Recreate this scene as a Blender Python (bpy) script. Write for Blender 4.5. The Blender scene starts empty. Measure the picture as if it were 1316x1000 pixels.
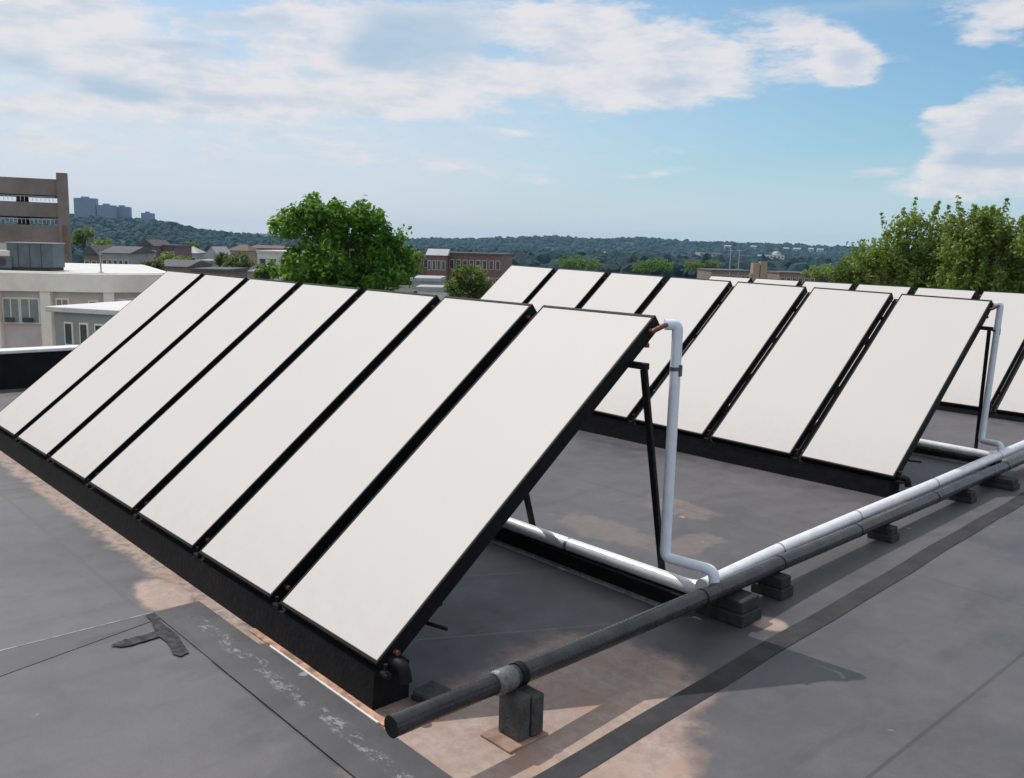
import bpy, math, random
import numpy as np
from mathutils import Matrix, Vector
from mathutils import noise as mnoise
R = math.radians
random.seed(7)
S = bpy.context.scene
COL = S.collection

# ------------------------------------------------------------------ camera
F, W0, H0 = 1154.63, 658.0, 500.0           # focal length in pixels of a 1316 x 1000 frame
CX, CY, CZ = 13.868, -2.969, 2.565
YAW, PIT, ROL = -0.826, -0.1571, 0.027
_sy, _cy, _sp, _cp = math.sin(YAW), math.cos(YAW), math.sin(PIT), math.cos(PIT)
FW = Vector((_sy*_cp, _cy*_cp, _sp))
RT0 = Vector((_cy, -_sy, 0)); UP0 = RT0.cross(FW)
RT = RT0*math.cos(ROL)+UP0*math.sin(ROL); UP = UP0*math.cos(ROL)-RT0*math.sin(ROL)
CAMLOC = Vector((CX, CY, CZ))
cam = bpy.data.cameras.new('camera'); co = bpy.data.objects.new('camera', cam); COL.objects.link(co)
cam.sensor_width = 36; cam.lens = 36*F/1316; cam.clip_start = .05; cam.clip_end = 30000
m = Matrix((RT, UP, -FW)).transposed().to_4x4(); m.translation = CAMLOC
co.matrix_world = m
S.camera = co

def ray(u, v): return FW + RT*((u-W0)/F) - UP*((v-H0)/F)
def onz(u, v, z):
    d = ray(u, v); return CAMLOC + d*((z-CZ)/d.z)
def at(u, v, dep): return CAMLOC + ray(u, v)*dep
def gp(u, dep, z):                          # ground point at column u, depth dep, height z
    a = CAMLOC + FW*dep + RT*((u-W0)*dep/F)
    return a + UP*((z-a.z)/UP.z)
A0 = -YAW                                   # z rotation of something parallel to the picture

# ------------------------------------------------------------------ light
SUN_DIR = Vector((-1.68, -.15, 2.40)).normalized()      # towards the sun
SUN_EL = math.asin(SUN_DIR.z); SUN_AZ = math.atan2(SUN_DIR.x, SUN_DIR.y)
sl = bpy.data.lights.new('sun', 'SUN'); so = bpy.data.objects.new('sun', sl); COL.objects.link(so)
sl.energy = 3.0; sl.angle = R(.53); sl.color = (1, .955, .89)
so.rotation_euler = SUN_DIR.to_track_quat('Z', 'Y').to_euler(); so.location = (0, 0, 30)
S.view_settings.view_transform = 'Standard'; S.view_settings.look = 'None'
S.view_settings.exposure = 0.0; S.view_settings.gamma = 1
try: S.view_settings.use_curve_mapping = False
except Exception: pass
S.cycles.max_bounces = 6; S.cycles.volume_bounces = 0; S.cycles.transparent_max_bounces = 8

class NT:
    """small helper for wiring nodes"""
    def __init__(s, tree): s.t = tree; s.n = tree.nodes; s.l = tree.links
    def node(s, typ, **k):
        n = s.n.new(typ)
        for a, b in k.items(): setattr(n, a, b)
        return n
    def set(s, sock, v):
        if hasattr(v, 'is_linked') or isinstance(v, bpy.types.NodeSocket): s.l.new(v, sock)
        else: sock.default_value = v
    def m(s, op, a, b=None, c=None, clamp=False):
        n = s.node('ShaderNodeMath', operation=op, use_clamp=clamp)
        s.set(n.inputs[0], a)
        if b is not None: s.set(n.inputs[1], b)
        if c is not None: s.set(n.inputs[2], c)
        return n.outputs[0]
    def mix(s, f, a, b, mode='MIX'):
        n = s.node('ShaderNodeMix', data_type='RGBA', blend_type=mode)
        s.set(n.inputs[0], f); s.set(n.inputs[6], a); s.set(n.inputs[7], b)
        return n.outputs[2]
    def noise(s, vec, scale, detail=3, rough=.5, w=None):
        n = s.node('ShaderNodeTexNoise')
        if vec is not None: s.l.new(vec, n.inputs['Vector'])
        n.inputs['Scale'].default_value = scale; n.inputs['Detail'].default_value = detail; n.inputs['Roughness'].default_value = rough
        return n.outputs['Fac']
    def ramp(s, v, a, b, lo=0.0, hi=1.0, smooth=True):
        n = s.node('ShaderNodeMapRange', interpolation_type='SMOOTHSTEP' if smooth else 'LINEAR')
        s.set(n.inputs[0], v); n.inputs[1].default_value = a; n.inputs[2].default_value = b
        n.inputs[3].default_value = lo; n.inputs[4].default_value = hi
        return n.outputs[0]
    def mul(s, *a):
        r = a[0]
        for x in a[1:]: r = s.m('MULTIPLY', r, x)
        return r
    def sepobj(s):
        tc = s.node('ShaderNodeTexCoord'); sp = s.node('ShaderNodeSeparateXYZ')
        s.l.new(tc.outputs['Object'], sp.inputs[0]); return tc.outputs['Object'], sp.outputs[0], sp.outputs[1], sp.outputs[2]
    def scaled(s, vec, sc):
        n = s.node('ShaderNodeMapping'); s.l.new(vec, n.inputs[0]); n.inputs['Scale'].default_value = sc; return n.outputs[0]

# ------------------------------------------------------------------ sky (world): Nishita plus cloud cover by direction
w = bpy.data.worlds.new('World'); S.world = w; w.use_nodes = True
T = NT(w.node_tree); T.n.clear()
out = T.node('ShaderNodeOutputWorld'); bg = T.node('ShaderNodeBackground')
sky = T.node('ShaderNodeTexSky', sky_type='NISHITA')
sky.sun_disc = False; sky.sun_elevation = SUN_EL; sky.sun_rotation = SUN_AZ
sky.altitude = 100; sky.air_density = 1.0; sky.dust_density = 1.3; sky.ozone_density = 1.6
tc = T.node('ShaderNodeTexCoord'); sp = T.node('ShaderNodeSeparateXYZ'); T.l.new(tc.outputs['Generated'], sp.inputs[0])
az = T.m('ARCTAN2', sp.outputs[0], sp.outputs[1]); el = T.m('ARCSINE', sp.outputs[2])
# domain warp, stretched sideways
cmb = T.node('ShaderNodeCombineXYZ'); T.l.new(az, cmb.inputs[0]); T.l.new(T.m('MULTIPLY', el, 3.0), cmb.inputs[1])
n1 = T.node('ShaderNodeTexNoise'); T.l.new(cmb.outputs[0], n1.inputs['Vector']); n1.inputs['Scale'].default_value = 7; n1.inputs['Detail'].default_value = 5
sc = T.node('ShaderNodeSeparateColor'); T.l.new(n1.outputs['Color'], sc.inputs[0])
azw = T.m('ADD', az, T.m('MULTIPLY', T.m('SUBTRACT', sc.outputs[0], .5), .10))
elw = T.m('ADD', el, T.m('MULTIPLY', T.m('SUBTRACT', sc.outputs[1], .5), .05))
def azel(u, v):
    d = ray(u, v).normalized(); return math.atan2(d.x, d.y), math.asin(d.z)
# (u, v, half width, half height, weight) : where the photograph has cloud banks
CLOUDS = [(190, 85, 110, 22, .9), (250, 120, 150, 18, .9), (30, 25, 110, 40, 1.0), (120, 15, 100, 30, .8), (420, 60, 110, 60, .8), (470, 132, 200, 16, .9),
          (640, 98, 110, 18, 1.1), (700, 30, 150, 32, .95), (780, 50, 60, 22, .6), (830, 105, 110, 26, 1.2), (900, 80, 100, 30, 1.0), (1025, 38, 40, 14, .8),
          (1072, 70, 34, 17, 1.9), (1088, 100, 30, 13, 1.3), (1130, 72, 40, 8, .6), (1275, 25, 55, 26, 1.0),
          (1292, 140, 42, 26, 2.0), (1268, 178, 50, 24, 1.6), (1240, 216, 48, 22, 1.2), (1300, 235, 70, 24, 1.0), (1195, 248, 40, 14, .7), (1210, 155, 26, 9, .6), (1130, 215, 30, 8, .55),
          (540, 115, 60, 12, .5), (350, 15, 50, 14, .7), (650, 170, 50, 8, .5), (60, 140, 90, 14, .7), (60, 190, 120, 16, .45), (600, 220, 120, 10, .4), (230, 150, 330, 60, .38), (420, 200, 300, 30, .3), (820, 185, 200, 30, .25), (560, 60, 420, 50, .18), (840, 222, 80, 8, .4)]
DARKS = [(545, 52, 95, 36, 1.0), (240, 56, 60, 10, .6), (145, 112, 60, 14, .9), (320, 26, 60, 12, .5), (1080, 22, 130, 12, .6), (20, 75, 40, 20, .6), (1290, 200, 62, 16, 1.0), (870, 95, 60, 8, .4), (470, 70, 40, 18, .5)]
dens = None
for (u, v, a, b, wt) in CLOUDS:
    A, E_ = azel(u, v)
    x = T.m('MULTIPLY', T.m('SUBTRACT', azw, A), F/a); y = T.m('MULTIPLY', T.m('SUBTRACT', elw, E_), F/b)
    d2 = T.m('ADD', T.m('MULTIPLY', x, x), T.m('MULTIPLY', y, y))
    g = T.m('MULTIPLY', T.m('EXPONENT', T.m('MULTIPLY', d2, -1.0)), wt)
    dens = g if dens is None else T.m('ADD', dens, g)
dark = None
for (u, v, a, b, wt) in DARKS:
    A, E_ = azel(u, v)
    x = T.m('MULTIPLY', T.m('SUBTRACT', azw, A), F/a); y = T.m('MULTIPLY', T.m('SUBTRACT', elw, E_), F/b)
    g = T.m('MULTIPLY', T.m('EXPONENT', T.m('MULTIPLY', T.m('ADD', T.m('MULTIPLY', x, x), T.m('MULTIPLY', y, y)), -1.0)), wt)
    dark = g if dark is None else T.m('ADD', dark, g)
# unseen broken cloud added elsewhere in the dome to neutralise the ambient light
ndir = T.noise(tc.outputs['Generated'], 2.2, 6, .55)
fb = T.m('ADD', T.m('MULTIPLY', T.noise(cmb.outputs[0], 9, 6, .6), .5), T.m('MULTIPLY', T.noise(cmb.outputs[0], 30, 8, .66), .5))
side = T.ramp(T.m('ABSOLUTE', T.m('SUBTRACT', az, YAW)), .65, .95)
high = T.ramp(el, .28, .5)
dens = T.m('ADD', dens, T.m('MULTIPLY', T.m('MAXIMUM', side, high), T.ramp(ndir, .32, .52, 0, 1.0)))
dens = T.m('ADD', dens, T.m('MULTIPLY', T.m('SUBTRACT', fb, .5), 2.6))
cover = T.ramp(dens, .30, .95)
# thin veil that whitens the sky towards the sun side and the horizon
veil_az = T.ramp(az, YAW-.30, YAW+.62, .98, .10)
veil_el = T.ramp(el, 0, .30, 1.0, .30)
veil = T.m('MAXIMUM', T.m('MULTIPLY', veil_az, veil_el), T.ramp(el, 0, .16, .92, .0))
shade = T.noise(cmb.outputs[0], 16, 7, .62)
SKYS = .125
skyc = T.mix(1.0, sky.outputs[0], (SKYS*.62, SKYS*.92, SKYS*1.02, 1), 'MULTIPLY')
skyc = T.mix(T.m('MULTIPLY', veil, 1.0, None, True), skyc, T.mix(T.ramp(az, YAW-.2, YAW+.5), (.72, .75, .82, 1), (.60, .75, .84, 1)))
cloudc = T.mix(T.ramp(shade, .3, .6), (.62, .68, .77, 1), (.84, .81, .82, 1))
cloudc = T.mix(T.ramp(dens, 1.35, 2.2, 0, .8), cloudc, (.56, .63, .75, 1))
allc = T.mix(T.m('MULTIPLY', cover, .92), skyc, cloudc)
allc = T.mix(T.m('MULTIPLY', T.ramp(T.m('ADD', dark, T.m('MULTIPLY', T.m('SUBTRACT', fb, .5), .9)), .1, .9), .75), allc, (.40, .56, .72, 1))
T.l.new(allc, bg.inputs[0]); bg.inputs[1].default_value = 1.0
T.l.new(bg.outputs[0], out.inputs[0])

# ------------------------------------------------------------------ materials
def newmat(name):
    m = bpy.data.materials.new(name); m.use_nodes = True
    t = NT(m.node_tree); return m, t, t.n['Principled BSDF']
def simple(name, col, rough=.6, metal=0, var=.18, scale=6, bump=0.0, bscale=40, spec=.5, rvar=.0):
    m, t, p = newmat(name)
    vec = t.sepobj()[0]
    f = t.noise(vec, scale, 5, .6)
    a = tuple(c*(1-var) for c in col)+(1,); b = tuple(min(1, c*(1+var)) for c in col)+(1,)
    t.l.new(t.mix(t.ramp(f, .3, .7), a, b), p.inputs['Base Color'])
    p.inputs['Metallic'].default_value = metal; p.inputs['Specular IOR Level'].default_value = spec
    p.inputs['Roughness'].default_value = rough
    if rvar: t.l.new(t.ramp(t.noise(vec, scale*2, 3), .3, .7, rough-rvar, rough+rvar), p.inputs['Roughness'])
    if bump:
        b_ = t.node('ShaderNodeBump'); b_.inputs['Strength'].default_value = bump; b_.inputs['Distance'].default_value = .02
        t.l.new(t.noise(vec, bscale, 4), b_.inputs['Height']); t.l.new(b_.outputs[0], p.inputs['Normal'])
    return m

def roof_material(name, strip=False):
    m, t, p = newmat(name)
    vec, x, y, z = t.sepobj()
    big = t.noise(vec, .45, 5, .55); mid = t.noise(vec, 2.6, 6, .65); fine = t.noise(vec, 60, 3, .7)
    smear = t.noise(t.scaled(vec, (1.2, .35, 1)), 3.0, 5, .6)
    c = t.mix(t.ramp(big, .36, .64), (.062, .060, .067, 1), (.096, .092, .098, 1))
    c = t.mix(t.ramp(mid, .35, .75, 0, .55), c, (.135, .131, .134, 1))
    c = t.mix(t.ramp(smear, .5, .7, 0, .5), c, (.055, .054, .060, 1))
    c = t.mix(t.ramp(fine, .35, .7, 0, .22), c, (.055, .055, .06, 1))
    if strip: c = t.mix(.55, c, (.046, .046, .05, 1))
    nz = t.noise(vec, 3.2, 5, .65); nz2 = t.noise(vec, 9, 5, .7)
    def ell(cx, cy, rx, ry, k=.9):
        X = t.m('DIVIDE', t.m('SUBTRACT', x, cx), rx); Y = t.m('DIVIDE', t.m('SUBTRACT', y, cy), ry)
        d = t.m('SQRT', t.m('ADD', t.m('MULTIPLY', X, X), t.m('MULTIPLY', Y, Y)))
        d = t.m('ADD', d, t.m('MULTIPLY', t.m('SUBTRACT', nz, .5), k))
        return t.ramp(d, .72, 1.05, 1, 0)
    if not strip:
        # rust and silt staining
        wy = t.m('ADD', y, t.m('MULTIPLY', t.m('SUBTRACT', nz, .5), .32))
        band = t.mul(t.ramp(wy, -.27, -.13), t.ramp(y, .1, .3, 1, 0), t.ramp(nz2, .28, .55, .25, 1))
        band = t.mul(band, t.ramp(x, -5, -4))
        pond = t.m('MAXIMUM', t.m('MAXIMUM', ell(10.35, .45, .95, 1.15, .6), ell(10.1, 1.4, .8, .75, .7)), ell(10.85, .5, .5, .85, .6))
        pond = t.m('MAXIMUM', pond, t.m('MAXIMUM', ell(10.32, 3.14, .17, .15, .6), ell(6.85, -.3, .5, .22, .8)))
        faint = t.m('MAXIMUM', t.m('MAXIMUM', ell(7.9, 3.9, .7, .35, 1.6), ell(8.75, 4.2, .25, .5, 1.6)), t.m('MAXIMUM', ell(7.9, 5.2, .5, .3, 1.8), ell(9.3, 11.0, .6, .25, 1.2)))
        stain = t.m('MAXIMUM', t.m('MAXIMUM', band, pond), t.m('MULTIPLY', faint, .24))
        rust = t.mix(t.ramp(nz2, .35, .7), (.33, .235, .19, 1), (.43, .34, .29, 1))
        rust = t.mix(t.ramp(t.noise(vec, 4.5, 4, .6), .52, .68, 0, .6), rust, (.38, .20, .12, 1))
        # tide marks of dried puddles
        td = t.noise(vec, .55, 4, .5); tm = t.mul(t.ramp(t.m('ABSOLUTE', t.m('SUBTRACT', td, .54)), .0, .02, 1, 0), t.ramp(nz, .45, .7))
        c = t.mix(t.m('MULTIPLY', tm, .12), c, (.19, .185, .18, 1))
        c = t.mix(t.ramp(td, .54, .58, 0, .16), c, (.055, .054, .058, 1))
        c = t.mix(t.m('MULTIPLY', stain, .92), c, rust)
        edge = t.mul(t.ramp(t.m('ABSOLUTE', t.m('SUBTRACT', t.m('MULTIPLY', pond, 1.0), .35)), 0, .3, 1, 0), t.ramp(nz2, .4, .6))
        c = t.mix(t.m('MULTIPLY', edge, .5), c, (.20, .12, .08, 1))
        # lap joints of the membrane every 3 m
        for xs in (11.84, -1.3, 2.7):
            ln = t.ramp(t.m('ABSOLUTE', t.m('SUBTRACT', x, xs)), .006, .02, 1, 0)
            c = t.mix(t.m('MULTIPLY', ln, .6), c, (.035, .035, .037, 1))
        for ys in (-.55, 5.2):
            ln = t.mul(t.ramp(t.m('ABSOLUTE', t.m('SUBTRACT', y, ys)), .006, .025, 1, 0), t.ramp(x, 6.9, 7.1, 1, 0) if ys < 0 else 1.0)
            c = t.mix(t.m('MULTIPLY', ln, .4), c, (.05, .05, .055, 1))
    else:
        # chalk marks along the strip, sealant smears at the crossing
        ch = t.mul(t.ramp(t.noise(t.scaled(vec, (1, 1.6, 1)), 11, 5, .75), .50, .60), t.ramp(t.m('ABSOLUTE', t.m('ADD', t.m('SUBTRACT', y, -.29), t.m('MULTIPLY', t.m('SUBTRACT', nz, .5), .12))), .02, .075, 1, 0), t.ramp(x, 7.3, 7.5))
        c = t.mix(t.m('MULTIPLY', ch, .6), c, (.34, .34, .335, 1))
    seal = t.m('MAXIMUM', t.m('MAXIMUM', ell(7.28, -.50, .15, .17, 1.0), ell(7.17, -.38, .09, .2, 1.0)), t.m('MAXIMUM', ell(7.37, -.82, .09, .38, 1.0), ell(7.6, -.49, .38, .07, 1.0)))
    c = t.mix(t.m('MULTIPLY', seal, .35), c, (.028, .028, .03, 1))
    # small pale scuffs and droppings
    vo = t.node('ShaderNodeTexVoronoi'); t.l.new(vec, vo.inputs['Vector']); vo.inputs['Scale'].default_value = 1.7
    vs = t.node('ShaderNodeSeparateColor'); t.l.new(vo.outputs['Color'], vs.inputs[0])
    dd = t.m('ADD', vo.outputs['Distance'], t.m('MULTIPLY', t.m('SUBTRACT', t.noise(vec, 30, 3), .5), .12))
    spk = t.mul(t.ramp(dd, .03, .07, 1, 0), t.ramp(vs.outputs[0], .55, .6))
    c = t.mix(t.m('MULTIPLY', spk, .6), c, (.40, .40, .41, 1))
    t.l.new(c, p.inputs['Base Color'])
    t.l.new(t.ramp(mid, .3, .7, .46, .64), p.inputs['Roughness']); p.inputs['Specular IOR Level'].default_value = .5
    b_ = t.node('ShaderNodeBump'); b_.inputs['Strength'].default_value = .35; b_.inputs['Distance'].default_value = .03
    h = t.m('ADD', t.m('MULTIPLY', t.noise(vec, 1.4, 3), 1.0), t.m('ADD', t.m('MULTIPLY', mid, .25), t.m('MULTIPLY', fine, .06)))
    t.l.new(h, b_.inputs['Height']); t.l.new(b_.outputs[0], p.inputs['Normal'])
    return m

M = {}
M['roof'] = roof_material('roof_membrane'); M['strip'] = roof_material('roof_strip', True)
M['roof_band'] = simple('dark_band', (.036, .035, .038), .75, spec=.3, var=.25, scale=5, bump=.3, bscale=30)
M['curb'] = simple('black_rubber', (.007, .007, .008), .7, spec=.2, var=.35, scale=5, bump=.3, bscale=25)
M['frame'] = simple('black_anodised', (.006, .006, .007), .6, var=.3, scale=14, spec=.15)
M['steel_dark'] = simple('dark_steel', (.008, .008, .009), .6, spec=.2, var=.3, scale=18)
M['galv'] = simple('galvanised', (.42, .43, .44), .4, metal=.8, var=.25, scale=20)
M['galv_dull'] = simple('dull_metal', (.13, .13, .135), .4, metal=.3, var=.3, scale=25, bump=.3, bscale=60)
M['sealant'] = simple('sealant', (.062, .061, .064), .9, var=.4, scale=20, spec=.1, bump=.4, bscale=30)
M['lap_highlight'] = simple('lap_highlight', (.30, .29, .30), .7, var=.4, scale=8)
M['copper'] = simple('copper', (.22, .10, .07), .55, metal=.7, var=.4, scale=30)
M['tan'] = simple('tan_plywood', (.40, .24, .16), .8, var=.5, scale=12)
M['rust_board'] = simple('weathered_board', (.29, .19, .14), .85, var=.35, scale=7)
M['concrete'] = simple('grey_block', (.055, .056, .055), .9, var=.35, scale=9, bump=.6, bscale=45)
M['darkblock'] = simple('rubber_block', (.02, .02, .022), .8, var=.35, scale=9, bump=.5, bscale=45)
M['coping'] = simple('white_coping', (.72, .72, .72), .5, var=.08)

def glass_material():
    m, t, p = newmat('collector_glazing')
    vec, x, y, z = t.sepobj()
    oi = t.node('ShaderNodeObjectInfo')
    f = t.noise(vec, 1.1, 4, .5); g = t.noise(vec, 5, 5, .6)
    c = t.mix(t.ramp(f, .3, .7), (.590, .575, .553, 1), (.598, .576, .551, 1))
    c = t.mix(t.ramp(g, .4, .75, 0, .06), c, (.585, .562, .535, 1))
    # dust gathered along the lower edge and thin streaks
    c = t.mix(t.mul(t.ramp(y, .0, .9, .30, 0), t.ramp(g, .3, .7, .4, 1)), c, (.50, .43, .39, 1))
    st = t.noise(t.scaled(vec, (9, .7, 1)), 3, 4, .6)
    c = t.mix(t.ramp(st, .55, .8, 0, .16), c, (.58, .555, .52, 1))
    c = t.mix(t.m('MULTIPLY', oi.outputs['Random'], .12), c, (.58, .55, .52, 1))
    sp_ = t.ramp(t.noise(vec, 55, 2, .5), .70, .76)
    c = t.mix(t.m('MULTIPLY', sp_, .25), c, (.35, .34, .32, 1))
    t.l.new(c, p.inputs['Base Color'])
    p.inputs['Roughness'].default_value = .6; p.inputs['Specular IOR Level'].default_value = .2
    b_ = t.node('ShaderNodeBump'); b_.inputs['Strength'].default_value = .01; b_.inputs['Distance'].default_value = .02
    t.l.new(t.noise(vec, 1.6, 2), b_.inputs['Height']); t.l.new(b_.outputs[0], p.inputs['Normal'])
    return m
M['glass'] = glass_material()

def jacket_material(name, ca, cb, rough, metal, rib, wrap_scale=3):
    m, t, p = newmat(name)
    vec, x, y, z = t.sepobj()
    f = t.noise(vec, 5, 5, .65)
    t.l.new(t.mix(t.ramp(f, .3, .7), ca+(1,), cb+(1,)), p.inputs['Base Color'])
    t.l.new(t.ramp(t.noise(vec, 11, 4), .3, .7, rough*.75, rough*1.25), p.inputs['Roughness']); p.inputs['Metallic'].default_value = metal; p.inputs['Specular IOR Level'].default_value = .4
    wv = t.node('ShaderNodeTexWave', wave_type='BANDS', bands_direction='Y'); t.l.new(vec, wv.inputs['Vector'])
    wv.inputs['Scale'].default_value = rib; wv.inputs['Distortion'].default_value = 3.5; wv.inputs['Detail'].default_value = 2
    b_ = t.node('ShaderNodeBump'); b_.inputs['Strength'].default_value = .3; b_.inputs['Distance'].default_value = .008
    t.l.new(t.m('ADD', t.m('MULTIPLY', wv.outputs['Fac'], .22), t.noise(vec, 26, 4)), b_.inputs['Height']); t.l.new(b_.outputs[0], p.inputs['Normal'])
    return m
M['black_jacket'] = jacket_material('dark_jacket', (.014, .014, .016), (.036, .036, .040), .26, .0, 9)
M['white_jacket'] = jacket_material('pale_jacket', (.72, .74, .77), (.84, .86, .88), .32, .1, 2)
M['blue_white'] = jacket_material('sky_tinted_jacket', (.66, .76, .86), (.76, .84, .90), .35, .0, 2)  # pale jacket with the blue of the sky light put into its colour

def facade(name, col, var=.12, rough=.85, scale=.6):
    return simple(name, col, rough, var=var, scale=scale, bump=.2, bscale=8)
M['beige'] = facade('beige_render', (.95, .85, .75)); M['beige_shade'] = facade('shaded_beige_wall', (.66, .59, .58))  # second one is the beige with shade put into its colour
M['pier'] = facade('pale_pier', (.92, .82, .73))
M['white_roof'] = simple('white_roof', (.62, .61, .60), .7, var=.08, scale=1)
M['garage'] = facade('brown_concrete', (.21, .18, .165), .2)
M['garage_dark'] = facade('dark_soffit', (.05, .045, .045), .2)  # concrete with the shade under the decks put into its colour
M['garage_base'] = facade('brown_base', (.22, .16, .14), .2)
M['hvac'] = simple('teal_grey_metal', (.10, .135, .15), .5, metal=.2, var=.15, scale=2)
M['window'] = simple('window_glass', (.05, .07, .08), .12, var=.3, scale=2, spec=.8)
M['green_win'] = simple('greenish_glass', (.22, .26, .25), .3, var=.2, scale=2, spec=.8)
M['brick'] = facade('red_brown_brick', (.20, .115, .10), .25, scale=2)
M['brick_purple'] = facade('purple_brown_brick', (.16, .11, .12), .25, scale=2)
M['white_wall'] = facade('white_wall', (.68, .68, .66)); M['grey_wall'] = facade('grey_wall', (.33, .33, .33))
M['tan_wall'] = facade('tan_wall', (.36, .28, .21)); M['brown_wall'] = facade('brown_wall', (.22, .17, .14))
M['slate'] = facade('slate_roof', (.09, .09, .10)); M['red_roof'] = facade('brown_roof', (.13, .085, .075)); M['pale_roof'] = facade('pale_roof', (.36, .38, .40))
M['blue_wall'] = facade('tower_wall', (.20, .26, .42)); M['trunk'] = simple('bark', (.10, .07, .05), .9, var=.4, scale=6, bump=.6, bscale=14)
M['tarmac'] = simple('asphalt', (.055, .055, .057), .9, var=.25, scale=.3)
M['white_paint'] = simple('white_paint', (.75, .75, .75), .4, var=.05)
M['red_paint'] = simple('dark_paint', (.05, .06, .09), .3, var=.05)
M['tyre'] = simple('tyre', (.02, .02, .02), .8)

def leaf_material(name, a, b, c3):
    m, t, p = newmat(name)
    vec = t.sepobj()[0]
    geo = t.node('ShaderNodeNewGeometry')
    f = t.noise(vec, .9, 3, .6)
    c = t.mix(t.ramp(f, .35, .65), a+(1,), b+(1,))
    c = t.mix(t.ramp(geo.outputs['Random Per Island'], .55, 1.0, 0, .8), c, c3+(1,))
    p.inputs['Roughness'].default_value = .5; p.inputs['Specular IOR Level'].default_value = .35
    t.l.new(c, p.inputs['Base Color'])
    tr = t.node('ShaderNodeBsdfTranslucent'); t.l.new(t.mix(.5, c, (.30, .42, .06, 1)), tr.inputs[0])
    mx = t.node('ShaderNodeMixShader'); mx.inputs[0].default_value = .52
    t.l.new(p.outputs[0], mx.inputs[1]); t.l.new(tr.outputs[0], mx.inputs[2]); t.l.new(mx.outputs[0], t.n['Material Output'].inputs[0])
    return m
M['leaf'] = leaf_material('broadleaf', (.025, .095, .010), (.06, .20, .015), (.22, .46, .03))
M['leaf_olive'] = leaf_material('olive_leaf', (.10, .17, .03), (.18, .26, .045), (.40, .46, .14))
M['leaf_lime'] = leaf_material('lime_leaf', (.07, .12, .02), (.11, .16, .03), (.15, .20, .05))
M['leaf_dark'] = leaf_material('dark_leaf', (.03, .05, .025), (.05, .075, .035), (.08, .10, .05))
M['wood_far'] = simple('woodland', (.006, .036, .046), .95, var=.5, scale=.012)  # the blue of the haze is put into the treetops' colour
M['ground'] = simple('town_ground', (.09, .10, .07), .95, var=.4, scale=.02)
M['hill'] = simple('hill_ground', (.010, .034, .034), .95, var=.4, scale=.01)  # haze blue mixed into the base colour here too

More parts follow.
